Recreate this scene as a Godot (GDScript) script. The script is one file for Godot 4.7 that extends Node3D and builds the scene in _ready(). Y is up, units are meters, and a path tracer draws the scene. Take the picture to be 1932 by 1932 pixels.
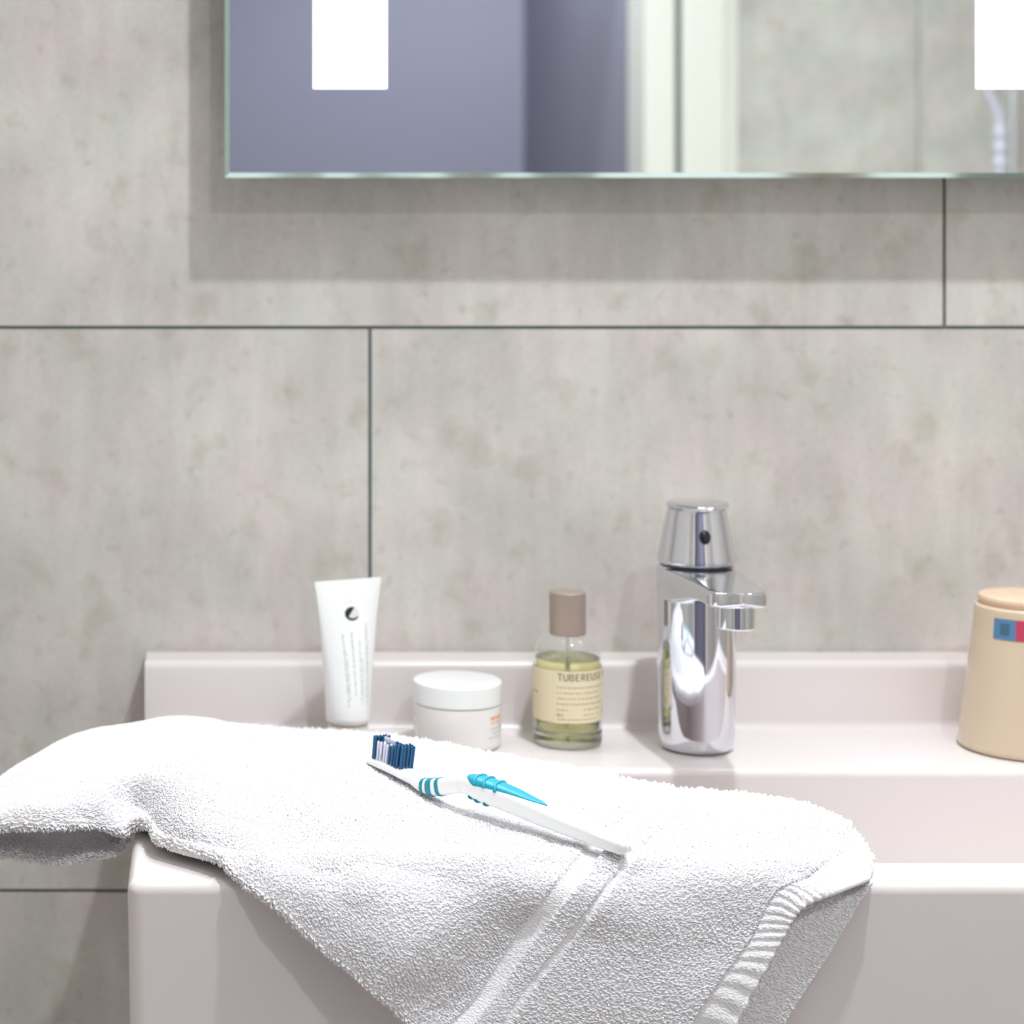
extends Node3D
# A bathroom corner: tiled wall, lit mirror, wash basin with toiletries, a folded terry towel and a toothbrush.
# Metres, y up. The tiled wall stands at z = 0 and the room opens towards +z.

const FOCAL := 3720.0                 # pixels, for a frame 1932 wide
const CENTRE := Vector2(377.0, 480.0) # where the optical axis meets the picture (the lens is shifted)
const EYE := Vector3(0.0, 1.18, 1.40)
const DECK := 0.8531                  # things stand on it
const RIM := 0.8527                   # height of the basin's flat rim

var M := {}

func _ready() -> void:
	# ---- camera
	var cam := Camera3D.new()
	cam.name = "camera"
	cam.projection = Camera3D.PROJECTION_FRUSTUM
	cam.near = 0.05
	cam.far = 30.0
	cam.size = 2.0 * 966.0 / FOCAL * cam.near
	cam.frustum_offset = Vector2((966.0 - CENTRE.x) / FOCAL, -(966.0 - CENTRE.y) / FOCAL) * cam.near
	cam.position = EYE
	var lens := CameraAttributesPhysical.new()
	lens.frustum_focal_length = 50.0
	lens.frustum_focus_distance = 1.065
	lens.exposure_aperture = 5.6
	cam.attributes = lens
	add_child(cam)
	cam.current = true
	# ---- surroundings and exposure
	var env := Environment.new()
	env.background_mode = Environment.BG_COLOR
	env.background_color = Color.BLACK
	env.tonemap_mode = Environment.TONE_MAPPER_LINEAR
	env.tonemap_exposure = 0.9
	env.sdfgi_enabled = true
	env.ssao_enabled = true
	env.ssil_enabled = true
	var we := WorldEnvironment.new()
	we.name = "surroundings"
	we.environment = env
	add_child(we)

	make_materials()
	build_room()
	build_lamps()
	build_mirror()
	build_basin()
	build_faucet()
	build_tube()
	build_cream_jar()
	build_perfume()
	build_canister()
	build_towel()
	build_toothbrush()
	build_shower()

# ------------------------------------------------------------------ helpers

func at(u: float, v: float, d: float) -> Vector3:
	# the point that lies d metres in front of the camera plane in the direction of a picture point
	return EYE + Vector3((u - CENTRE.x) / FOCAL * d, -(v - CENTRE.y) / FOCAL * d, -d)

class Shape:
	var v := PackedVector3Array()
	var n := PackedVector3Array()
	var uv := PackedVector2Array()
	var ix := PackedInt32Array()

	func tri(a: int, b: int, c: int) -> void:
		ix.append(a); ix.append(c); ix.append(b)

	# rows of points; normals are weighted by area, so that small bevels leave large flats flat
	func grid(rows: Array, closed := false, flip := false, u0 := 0.0, u1 := 1.0, v0 := 0.0, v1 := 1.0) -> void:
		var base := v.size()
		var nr := rows.size()
		var nc: int = rows[0].size()
		var acc := PackedVector3Array()
		acc.resize(nr * nc)
		for r in nr - 1:
			for c in nc - 1:
				var p00: Vector3 = rows[r][c]
				var p01: Vector3 = rows[r][c + 1]
				var p10: Vector3 = rows[r + 1][c]
				var p11: Vector3 = rows[r + 1][c + 1]
				var f := (p11 - p00).cross(p10 - p01)
				for k in [r * nc + c, r * nc + c + 1, (r + 1) * nc + c, (r + 1) * nc + c + 1]:
					acc[k] += f
		for r in nr:
			if closed:
				var s: Vector3 = acc[r * nc] + acc[r * nc + nc - 1]
				acc[r * nc] = s
				acc[r * nc + nc - 1] = s
		for ends in [0, nr - 1]:   # a row that has shrunk to a point shares one normal
			if (rows[ends][0] as Vector3).distance_to(rows[ends][nc / 2]) < 1e-7:
				var s := Vector3.ZERO
				for c in nc:
					s += acc[ends * nc + c]
				for c in nc:
					acc[ends * nc + c] = s
		for r in nr:
			for c in nc:
				v.append(rows[r][c])
				var m: Vector3 = acc[r * nc + c].normalized()
				n.append(-m if flip else m)
				uv.append(Vector2(lerpf(u0, u1, float(c) / (nc - 1)), lerpf(v0, v1, float(r) / (nr - 1))))
		for r in nr - 1:
			for c in nc - 1:
				var a := base + r * nc + c
				if flip:
					tri(a, a + nc, a + 1); tri(a + 1, a + nc, a + nc + 1)
				else:
					tri(a, a + 1, a + nc); tri(a + 1, a + nc + 1, a + nc)

	func mesh() -> ArrayMesh:
		var arr := []
		arr.resize(Mesh.ARRAY_MAX)
		arr[Mesh.ARRAY_VERTEX] = v
		arr[Mesh.ARRAY_NORMAL] = n
		arr[Mesh.ARRAY_TEX_UV] = uv
		arr[Mesh.ARRAY_INDEX] = ix
		var m := ArrayMesh.new()
		m.add_surface_from_arrays(Mesh.PRIMITIVE_TRIANGLES, arr)
		return m

	# a solid of revolution about y; each strip of (radius, height) is smooth in itself, edges between strips are sharp
	func lathe(strips: Array, seg := 64, a0 := 0.0, a1 := TAU, mid := Vector3.ZERO) -> void:
		for s in strips:
			var rows := []
			for p in s:
				var row := PackedVector3Array()
				for k in seg + 1:
					var a := lerpf(a0, a1, float(k) / seg)
					row.append(mid + Vector3(sin(a) * p.x, p.y, cos(a) * p.x))
				rows.append(row)
			grid(rows, absf(a1 - a0 - TAU) < 1e-4, false, 0.0, 1.0, 1.0, 0.0)

	# a box with rounded edges
	func rbox(mid: Vector3, size: Vector3, r := 0.001, k := 2) -> void:
		var h := size / 2.0
		r = minf(r, minf(h.x, minf(h.y, h.z)) * 0.999)
		var steps := []
		for i in k + 1:
			steps.append(-1.0 + 0.0 * i)
		for f in 6:
			var ax: int = f / 2
			var sg := 1.0 if f % 2 == 0 else -1.0
			var bx := (ax + 1) % 3
			var cx := (ax + 2) % 3
			var rows := []
			for i in 2 * (k + 1):
				var row := PackedVector3Array()
				for j in 2 * (k + 1):
					var p := Vector3.ZERO
					p[ax] = sg
					p[bx] = edge_at(i, k)
					p[cx] = edge_at(j, k)
					var inner := Vector3.ZERO
					var d := Vector3.ZERO
					d[ax] = sg
					d[bx] = tan(PI / 4 * p[bx])
					d[cx] = tan(PI / 4 * p[cx])
					inner[ax] = sg * (h[ax] - r)
					inner[bx] = (h[bx] - r) * (1.0 if i > k else -1.0)
					inner[cx] = (h[cx] - r) * (1.0 if j > k else -1.0)
					row.append(mid + inner + d.normalized() * r)
				rows.append(row)
			grid(rows, false, sg < 0.0)

	func edge_at(i: int, k: int) -> float:
		return -1.0 + float(i) / k if i <= k else float(i - k - 1) / k

	# a tube along points
	func tube(path: Array, radius: float, seg := 10, caps := true) -> void:
		var rows := []
		var up := Vector3.UP
		for i in path.size():
			var d: Vector3 = (path[mini(i + 1, path.size() - 1)] - path[maxi(i - 1, 0)]).normalized()
			if absf(d.dot(up)) > 0.95:
				up = Vector3.RIGHT if absf(d.x) < 0.9 else Vector3.BACK
			var x := d.cross(up).normalized()
			var y := x.cross(d).normalized()
			up = y
			var row := PackedVector3Array()
			for k in seg + 1:
				var a := TAU * k / seg
				row.append(path[i] + (x * cos(a) + y * sin(a)) * radius)
			rows.append(row)
		if caps:
			var first := PackedVector3Array()
			var last := PackedVector3Array()
			for k in seg + 1:
				first.append(path[0])
				last.append(path[path.size() - 1])
			rows.push_front(first)
			rows.push_back(last)
		grid(rows, true, true)

func rounded(pts: Array, r: float, n := 4) -> Array:
	# a polyline of Vector2 with its inner corners rounded
	var out := [pts[0]]
	for i in range(1, pts.size() - 1):
		var a: Vector2 = pts[i - 1]
		var b: Vector2 = pts[i]
		var c: Vector2 = pts[i + 1]
		var ra := minf(r, minf(a.distance_to(b), c.distance_to(b)) * 0.49)
		var p := b + (a - b).normalized() * ra
		var q := b + (c - b).normalized() * ra
		for k in n + 1:
			var t := float(k) / n
			out.append(p.lerp(b, t).lerp(b.lerp(q, t), t))
	out.append(pts[pts.size() - 1])
	return out

func obj(called: String, shape, material: Material, parent: Node = self, label := "") -> MeshInstance3D:
	var o := MeshInstance3D.new()
	o.name = called
	o.mesh = shape.mesh() if shape is Shape else shape
	o.material_override = material
	if material == null:
		o.material_override = null
	else:
		for i in o.mesh.get_surface_count():
			o.set_surface_override_material(i, material)
		o.material_override = null
	if label:
		o.set_meta("label", label)
	parent.add_child(o, true)
	return o

func thing(called: String, label: String, category: String, where := Vector3.ZERO, group := "") -> Node3D:
	var o := Node3D.new()
	o.name = called
	o.position = where
	o.set_meta("label", label)
	o.set_meta("category", category)
	if group:
		o.set_meta("group", group)
	add_child(o, true)
	return o

func struct(called: String, shape: Shape, material: Material, label := "") -> MeshInstance3D:
	var o := obj(called, shape, material)
	o.set_meta("kind", "structure")
	if label:
		o.set_meta("label", label)
	return o

func box(mid: Vector3, size: Vector3, r := 0.0005) -> Shape:
	var s := Shape.new()
	s.rbox(mid, size, r, 1)
	return s

func mat(c: Color, rough: float, metal := 0.0) -> StandardMaterial3D:
	var m := StandardMaterial3D.new()
	m.albedo_color = c
	m.roughness = rough
	m.metallic = metal
	return m

func rgb(r: float, g: float, b: float) -> Color:
	return Color(r / 255.0, g / 255.0, b / 255.0)

# ------------------------------------------------------------------ materials

func noise(seed_: int, freq: float, oct := 4, kind := FastNoiseLite.TYPE_SIMPLEX_SMOOTH) -> FastNoiseLite:
	var f := FastNoiseLite.new()
	f.seed = seed_
	f.noise_type = kind
	f.frequency = freq
	f.fractal_type = FastNoiseLite.FRACTAL_FBM
	f.fractal_octaves = oct
	return f

func stone_texture(seed_: int) -> ImageTexture:
	# pale cement look: soft clouds, faint ochre and rose stains, streaks and pin holes
	var w := 768
	var h := 384
	var im := Image.create(w, h, false, Image.FORMAT_RGB8)
	var cloud := noise(seed_, 0.007, 4)
	var tint := noise(seed_ + 11, 0.011, 3)
	var stain := noise(seed_ + 23, 0.022, 4)
	var fine := noise(seed_ + 37, 0.16, 3)
	var streak := noise(seed_ + 41, 0.03, 3)
	var pits := noise(seed_ + 53, 0.075, 1)
	for y in h:
		for x in w:
			var c := cloud.get_noise_2d(x, y)
			var t := tint.get_noise_2d(x, y)
			var s := maxf(0.0, stain.get_noise_2d(x, y) - 0.20) * 0.45
			var f := fine.get_noise_2d(x, y)
			var k := streak.get_noise_2d(x * 1.6, y * 0.35)
			var p := maxf(0.0, pits.get_noise_2d(x, y) - 0.70) * 0.22
			var l := 1.0 + 0.085 * c + 0.022 * f + 0.035 * k - s * 0.32 - p
			var col := Color(0.822, 0.798, 0.772) * l
			col.r += 0.022 * t + s * 0.02
			col.g += -0.006 * t + s * 0.01
			col.b += 0.006 * t - s * 0.10
			im.set_pixel(x, y, col)
	return ImageTexture.create_from_image(im)

func make_materials() -> void:
	for i in 3:
		var m := mat(Color.WHITE, 0.42)
		m.albedo_texture = stone_texture(5 + 100 * i)
		M["stone%d" % i] = m
	M.grout = mat(rgb(104, 116, 114), 0.9)
	M.paint = mat(rgb(236, 234, 230), 0.85)
	M.blue_paint = mat(rgb(150, 146, 164), 0.8)
	M.trim = mat(rgb(240, 236, 226), 0.4)
	M.floor = mat(rgb(150, 146, 142), 0.5)
	M.ceramic = mat(rgb(233, 224, 222), 0.25)
	M.chrome = mat(rgb(222, 224, 230), 0.045, 1.0)
	M.dark_chrome = mat(rgb(70, 74, 80), 0.25, 1.0)
	M.black = mat(rgb(34, 36, 38), 0.6)
	M.mirror = mat(rgb(232, 238, 236), 0.0, 1.0)
	M.glass_edge = mat(rgb(222, 252, 247), 0.10, 1.0)
	M.housing = mat(rgb(160, 164, 166), 0.5)
	var glow := mat(rgb(255, 255, 255), 0.6)
	glow.emission_enabled = true
	glow.emission = Color(1.0, 0.985, 0.96)
	glow.emission_energy_multiplier = 1.3
	M.glow = glow
	M.white_plastic = mat(rgb(240, 240, 238), 0.22)
	M.towel = mat(rgb(245, 242, 243), 1.0)
	M.pile = mat(rgb(253, 250, 251), 1.0)

# ------------------------------------------------------------------ the room

func tiles_on(wall: Node, xs: Array, ys: Array, variant: int, mid_z: float, thick: float, facing := 1.0) -> void:
	# one tile for each cell between joints; joints are 2.4 mm wide and recessed
	for i in xs.size() - 1:
		for j in ys.size() - 1:
			var a := Vector2(xs[i] + 0.0012, ys[j] + 0.0012)
			var b := Vector2(xs[i + 1] - 0.0012, ys[j + 1] - 0.0012)
			var s := Shape.new()
			var mid := Vector3((a.x + b.x) / 2, (a.y + b.y) / 2, mid_z)
			s.rbox(mid, Vector3(b.x - a.x, b.y - a.y, thick), 0.0006, 1)
			for k in s.v.size():
				s.uv[k] = Vector2((s.v[k].x - xs[i]) / 0.82 + 0.005, (s.v[k].y - ys[j]) / 0.41 + 0.005)
			obj("tile", s, M["stone%d" % ((variant + i + j) % 3)], wall)

func build_room() -> void:
	var x0 := -0.95
	var x1 := 1.60
	var z1 := 2.0
	var top := 2.40
	var back := struct("wall_back", box(Vector3((x0 + x1) / 2, top / 2, -0.0616), Vector3(x1 - x0 + 0.2, top, 0.12), 0.001), M.grout, "pale cement-look tiled wall behind the basin")
	var rows := [0.0, 0.328, 0.728, 1.128, 1.528, 1.928, 2.328, 2.4]
	for j in rows.size() - 1:
		var joints: Array = [x0, -0.679, 0.1208, 0.9208, x1] if j % 2 == 0 else [x0, -0.271, 0.5288, 1.3288, x1]
		tiles_on(back, joints, [rows[j], rows[j + 1]], j, -0.004, 0.008)
	struct("floor", box(Vector3(0.3, -0.05, 1.6), Vector3(3.2, 0.1, 3.5), 0.001), M.floor)
	struct("ceiling", box(Vector3(0.3, top + 0.05, 1.6), Vector3(3.2, 0.1, 3.5), 0.001), M.paint)
	struct("wall_left", box(Vector3(x0 - 0.06, top / 2, 1.6), Vector3(0.12, top, 3.5), 0.001), M["stone0"])
	struct("wall_right", box(Vector3(x1 + 0.06, top / 2, 1.0), Vector3(0.12, top, 2.3), 0.001), M["stone1"])
	# the wall opposite, with an open doorway
	var front := Shape.new()
	front.rbox(Vector3((x0 - 0.40) / 2, top / 2, z1 + 0.06), Vector3(-0.40 - x0, top, 0.10), 0.001, 1)
	front.rbox(Vector3((0.80 + x1) / 2, top / 2, z1 + 0.06), Vector3(x1 - 0.80, top, 0.10), 0.001, 1)
	front.rbox(Vector3(0.20, 2.25, z1 + 0.06), Vector3(1.20, 0.30, 0.10), 0.001, 1)
	var wf := struct("wall_front", front, M.grout, "tiled wall with an open doorway, seen in the mirror")
	tiles_on(wf, [0.905, 1.212, x1], [0.05, 0.45, 0.85, 1.25, 1.65, 2.05, 2.4], 1, z1 + 0.0130, 0.012)
	tiles_on(wf, [x0, -0.50], [0.05, 0.45, 0.85, 1.25, 1.65, 2.05, 2.4], 2, z1 + 0.0130, 0.012)
	# white door lining and casing
	var t := Shape.new()
	t.rbox(Vector3(0.772, 1.05, z1 + 0.055), Vector3(0.052, 2.10, 0.13), 0.003, 2)
	t.rbox(Vector3(0.845, 1.05, z1 - 0.006), Vector3(0.072, 2.14, 0.022), 0.004, 2)
	t.rbox(Vector3(0.893, 1.05, z1 - 0.002), Vector3(0.022, 2.14, 0.014), 0.003, 2)
	t.rbox(Vector3(-0.41, 1.05, z1 + 0.055), Vector3(0.03, 2.10, 0.13), 0.003, 2)
	t.rbox(Vector3(-0.46, 1.05, z1 - 0.006), Vector3(0.07, 2.14, 0.022), 0.004, 2)
	t.rbox(Vector3(0.20, 2.115, z1 + 0.055), Vector3(1.20, 0.03, 0.13), 0.003, 2)
	t.rbox(Vector3(0.20, 2.15, z1 - 0.006), Vector3(1.38, 0.07, 0.022), 0.004, 2)
	struct("trim_1", t, M.trim, "white door lining and casing, seen in the mirror")
	# the hallway beyond the doorway
	struct("wall_hallway_end", box(Vector3(0.2, top / 2, 3.31), Vector3(2.3, top, 0.12), 0.001), M.blue_paint, "blue-grey hallway wall facing the doorway, seen in the mirror")
	struct("wall_hallway_side", box(Vector3(0.81, top / 2, 2.68), Vector3(0.12, top, 1.14), 0.001), M.blue_paint, "blue-grey hallway wall beside the doorway, seen in the mirror")

func build_lamps() -> void:
	# small round ceiling spots
	for spot in [[Vector3(0.43, 2.40, 0.66), 1.78, "lit ceiling downlight over the basin front"], [Vector3(0.50, 2.40, 1.84), 1.08, "lit ceiling downlight near the doorway"], [Vector3(0.62, 2.40, 2.40), 2.1, "lit ceiling downlight in the hallway"]]:
		var t := thing("ceiling_downlight", spot[2], "light", spot[0])
		var ring := Shape.new()
		ring.lathe([rounded([Vector2(0.030, -0.002), Vector2(0.030, -0.006), Vector2(0.044, -0.006), Vector2(0.046, 0.0)], 0.002)], 48)
		obj("trim_ring", ring, M.chrome, t)
		var disc := Shape.new()
		disc.lathe([[Vector2(0.030, -0.003), Vector2(0.0, -0.003)]], 48)
		obj("lamp_lens", disc, M.glow, t)
		var l := SpotLight3D.new()
		l.name = "downlight_beam"
		l.position = Vector3(0, -0.012, 0)
		l.rotation_degrees = Vector3(-90, 0, 0)
		l.spot_angle = 78.0
		l.spot_angle_attenuation = 0.6
		l.spot_range = 8.0
		l.spot_attenuation = 2.0
		l.light_size = 0.028
		l.light_energy = spot[1]
		l.light_color = Color(0.95, 0.975, 1.0)
		l.shadow_enabled = true
		t.add_child(l)

func build_mirror() -> void:
	var x0 := 0.0172
	var x1 := 0.6468
	var y0 := 1.2330
	var y1 := 2.0330
	var zf := 0.041
	var t := thing("wall_mirror", "rectangular frameless mirror with two vertical light strips above the basin", "mirror", Vector3(x0, y0, 0))
	var w := x1 - x0
	var h := y1 - y0
	var b := 0.0033
	# silvered face
	var face := Shape.new()
	face.grid([PackedVector3Array([Vector3(b, b, zf), Vector3(w - b, b, zf)]), PackedVector3Array([Vector3(b, h - b, zf), Vector3(w - b, h - b, zf)])])
	obj("mirror_glass", face, M.mirror, t)
	# polished green edge: a chamfer, then the thickness and the back
	var edge := Shape.new()
	var loops := []
	for q in [[b, zf], [0.0, zf - b], [0.0, zf - 0.006]]:
		var e: float = q[0]
		loops.append(PackedVector3Array([Vector3(e, e, q[1]), Vector3(w - e, e, q[1]), Vector3(w - e, h - e, q[1]), Vector3(e, h - e, q[1]), Vector3(e, e, q[1])]))
	for k in 2:
		for c in 4:
			edge.grid([PackedVector3Array([loops[k][c], loops[k][c + 1]]), PackedVector3Array([loops[k + 1][c], loops[k + 1][c + 1]])], false, true)
	edge.grid([PackedVector3Array([Vector3(0, 0, zf - 0.006), Vector3(w, 0, zf - 0.006)]), PackedVector3Array([Vector3(0, h, zf - 0.006), Vector3(w, h, zf - 0.006)])], false, true)
	obj("glass_edge", edge, M.glass_edge, t, "polished pale green glass edge")
	var hs := box(Vector3(w / 2, h / 2, (zf - 0.0065) / 2), Vector3(w - 0.10, h - 0.10, zf - 0.0065), 0.002)
	obj("housing", hs, M.housing, t)
	for px in [0.0608, w - 0.0608 - 0.0512]:
		var p := Shape.new()
		p.rbox(Vector3(px + 0.0256, h / 2, zf), Vector3(0.0512, h - 0.122, 0.0012), 0.0005, 1)
		obj("light_strip", p, M.glow, t, "glowing white vertical light strip")
		var l := AreaLight3D.new()
		l.name = "strip_light"
		l.area_size = Vector2(0.0505, h - 0.124)
		l.position = Vector3(px + 0.0256, h / 2, zf + 0.0012)
		l.rotation_degrees = Vector3(0, 180, 0)
		l.light_energy = 1.0
		l.light_color = Color(0.95, 0.98, 1.0)
		l.area_range = 8.0
		l.area_attenuation = 2.0
		l.shadow_enabled = true
		t.add_child(l)

# ------------------------------------------------------------------ the basin and its tap

func ring(mid: Vector2, half: Vector2, r: float, y: float, seg := 8) -> PackedVector3Array:
	var out := PackedVector3Array()
	for q in 4:
		var sx := 1.0 if q in [0, 3] else -1.0
		var sz := 1.0 if q in [0, 1] else -1.0
		for k in seg + 1:
			var a := PI / 2 * (q + float(k) / seg)
			out.append(Vector3(mid.x + sx * (half.x - r) + cos(a) * r, y, mid.y + sz * (half.y - r) + sin(a) * r))
	out.append(out[0])
	return out

func build_basin() -> void:
	var t := thing("wash_basin", "pinkish white ceramic wash basin with a back upstand", "basin", Vector3(0.316, RIM, 0.0))
	# outer box: x -0.354 .. 0.354 about the middle, z 0 .. 0.3725
	var oc := Vector2(0.0, 0.1865)
	var oh := Vector2(0.354, 0.186)
	var bc := Vector2(0.052, 0.241)     # the bowl
	var bh := Vector2(0.245, 0.094)
	var rows := []
	rows.append(ring(oc, Vector2(0.001, 0.001), 0.0005, -0.125))
	rows.append(ring(oc, oh - Vector2(0.012, 0.012), 0.006, -0.125))
	rows.append(ring(oc, oh - Vector2(0.004, 0.004), 0.008, -0.1235))
	rows.append(ring(oc, oh - Vector2(0.002, 0.002), 0.009, -0.118))
	for k in 6:
		var a := PI / 2 * k / 5.0
		var r := 0.0065
		rows.append(ring(oc, oh - Vector2(1, 1) * (r - r * cos(a)), 0.009, -r + r * sin(a)))
	for k in 6:
		var a := PI / 2 * k / 5.0
		var r := 0.0055
		rows.append(ring(bc, bh + Vector2(1, 1) * (r - r * sin(a)), 0.022, -r + r * cos(a)))
	for k in 6:
		var a := PI / 2 * k / 5.0
		var r := 0.03
		rows.append(ring(bc, bh - Vector2(1, 1) * (0.004 + r - r * cos(a)), 0.022, -0.075 - r * sin(a)))
	rows.append(ring(bc, Vector2(0.002, 0.002), 0.001, -0.108))
	var body := Shape.new()
	body.grid(rows, true, true)
	obj("basin_body", body, M.ceramic, t)
	# upstand along the wall with a fillet to the deck
	var up := Shape.new()
	var prof := rounded([Vector2(0.0005, -0.004), Vector2(0.0005, 0.0462), Vector2(0.038, 0.0462), Vector2(0.038, 0.0), Vector2(0.052, -0.0012)], 0.006, 5)
	var pr := []
	for x in [-0.354, -0.3525, 0.3525, 0.354]:
		var inset: float = 0.0012 if absf(x) > 0.353 else 0.0
		var row := PackedVector3Array()
		for p in prof:
			row.append(Vector3(x, minf(p.y, 0.0462 - inset), minf(p.x, 0.045)))
		pr.append(row)
	up.grid(pr)
	for s in [-1.0, 1.0]:
		var fan := [PackedVector3Array(), PackedVector3Array()]
		for p in prof:
			fan[0].append(Vector3(s * 0.354, minf(p.y, 0.045), minf(p.x, 0.045)))
			fan[1].append(Vector3(s * 0.354, -0.004, minf(p.x, 0.045)))
		up.grid(fan, false, s > 0)
	obj("upstand", up, M.ceramic, t)
	var drain := Shape.new()
	drain.lathe([rounded([Vector2(0.024, -0.107), Vector2(0.024, -0.1045), Vector2(0.0, -0.1035)], 0.002)], 32, 0.0, TAU, Vector3(0.014, 0, 0.24))
	obj("drain", drain, M.chrome, t)

func build_faucet() -> void:
	var t := thing("basin_faucet", "chrome single-lever basin faucet between the perfume bottle and the tan canister", "faucet", Vector3(0.3293, DECK, 0.0925))
	# body: a slightly barrelled column
	var body := Shape.new()
	body.lathe([rounded([Vector2(0.0, 0.0), Vector2(0.0235, 0.0), Vector2(0.0250, 0.008), Vector2(0.0256, 0.05), Vector2(0.0256, 0.1205), Vector2(0.0236, 0.1215)], 0.004)], 72)
	obj("body", body, M.chrome, t)
	# spout: flat top, tapering towards a rounded nose, blended into the body
	var rows := []
	var n := 28
	for i in n + 1:
		var f := float(i) / n
		var z := lerpf(-0.004, 0.1135, f)
		var nose := sqrt(maxf(0.0, 1.0 - pow(maxf(0.0, (z - 0.0965) / 0.017), 2.4)))
		var hw := lerpf(0.0256, 0.0182, smoothstep(0.0, 0.1, z)) * maxf(nose, 0.02)
		var topy := 0.1212
		var boty := lerpf(0.0985, 0.1105, smoothstep(0.01, 0.085, z))
		boty = lerpf(boty, 0.1145, 1.0 - nose)
		var row := PackedVector3Array()
		for k in 41:
			var a := TAU * k / 40.0
			var cx := signf(cos(a)) * pow(absf(cos(a)), 0.28)
			var cy := signf(sin(a)) * pow(absf(sin(a)), 0.28)
			row.append(Vector3(cx * hw, (topy + boty) / 2 + cy * (topy - boty) / 2, z))
		rows.append(row)
	var tip := PackedVector3Array()
	for k in 41:
		tip.append(Vector3(0, 0.117, 0.1136))
	rows.append(tip)
	var spout := Shape.new()
	spout.grid(rows, true, true)
	obj("spout", spout, M.chrome, t)
	var aer := Shape.new()
	aer.lathe([rounded([Vector2(0.0118, 0.112), Vector2(0.0118, 0.0975), Vector2(0.0100, 0.0965), Vector2(0.0100, 0.100)], 0.001)], 40, 0, TAU, Vector3(0, 0, 0.0955))
	var ao := obj("aerator", aer, M.chrome, t)
	var hole := Shape.new()
	hole.lathe([[Vector2(0.0100, 0.0985), Vector2(0.0, 0.0985)]], 40, 0, TAU, Vector3(0, 0, 0.0955))
	obj("aerator_screen", hole, M.black, ao, "dark aerator opening")
	var joint := Shape.new()
	joint.lathe([[Vector2(0.0238, 0.1205), Vector2(0.0238, 0.1245)]], 64)
	obj("joint_ring", joint, M.dark_chrome, t)
	# handle: a truncated cone with a thin lever plate on top
	var hn := thing_part("handle", t)
	var cone := Shape.new()
	cone.lathe([rounded([Vector2(0.0, 0.1226), Vector2(0.0252, 0.1226), Vector2(0.0256, 0.1250), Vector2(0.0192, 0.1585), Vector2(0.0180, 0.1595), Vector2(0.0, 0.1595)], 0.0012)], 72)
	obj("handle_cone", cone, M.chrome, hn)
	var rim := []
	for q in [[0.0, 0.1592], [0.93, 0.1592], [1.0, 0.1602], [1.0, 0.1618], [0.95, 0.1630], [0.0, 0.1632]]:
		var row := PackedVector3Array()
		for k in 57:
			var a := TAU * k / 56.0
			var r := 0.0196 * q[0] as float
			var reach := 1.0 + 0.55 * pow(maxf(0.0, cos(a - 0.12)), 6.0)
			row.append(Vector3(sin(a) * r * (1.0 + 0.08 * maxf(0.0, sin(a))), q[1], cos(a) * r * reach))
		rim.append(row)
	var plate := Shape.new()
	plate.grid(rim, true)
	obj("lever_plate", plate, M.chrome, hn)
	var dot := Shape.new()
	var dr := []
	for q in [[0.0, 0.0006], [0.8, 0.0005], [1.0, 0.0]]:
		var row := PackedVector3Array()
		for k in 25:
			var a := TAU * k / 24.0
			var y: float = 0.1424 + sin(a) * 0.0046 * q[0]
			var x: float = cos(a) * 0.0038 * q[0]
			var rr := lerpf(0.0255, 0.0192, (y - 0.1265) / 0.032) + float(q[1])
			row.append(Vector3(x, y, sqrt(rr * rr - x * x)))
		dr.append(row)
	dot.grid(dr, true)
	obj("temperature_mark", dot, M.dark_chrome, hn, "small dark round temperature mark")

func thing_part(called: String, parent: Node) -> Node3D:
	var o := Node3D.new()
	o.name = called
	parent.add_child(o, true)
	return o

# ------------------------------------------------------------------ toiletries on the deck

func dashes(im: Image, rng: RandomNumberGenerator, x: int, y: int, length: int, thick: int, along_y: bool, col: Color) -> void:
	# a line of print too small to read: letters and word gaps
	var p := 0
	while p < length:
		var word := rng.randi_range(10, 34)
		var q := 0
		while q < word and p + q < length:
			var k := rng.randi_range(2, 4)
			var hgt := thick - rng.randi_range(0, thick / 3)
			if along_y:
				im.fill_rect(Rect2i(x, y + p + q, hgt, k), col)
			else:
				im.fill_rect(Rect2i(x + p + q, y + thick - hgt, k, hgt), col)
			q += k + 2
		p += word + rng.randi_range(6, 12)

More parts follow.
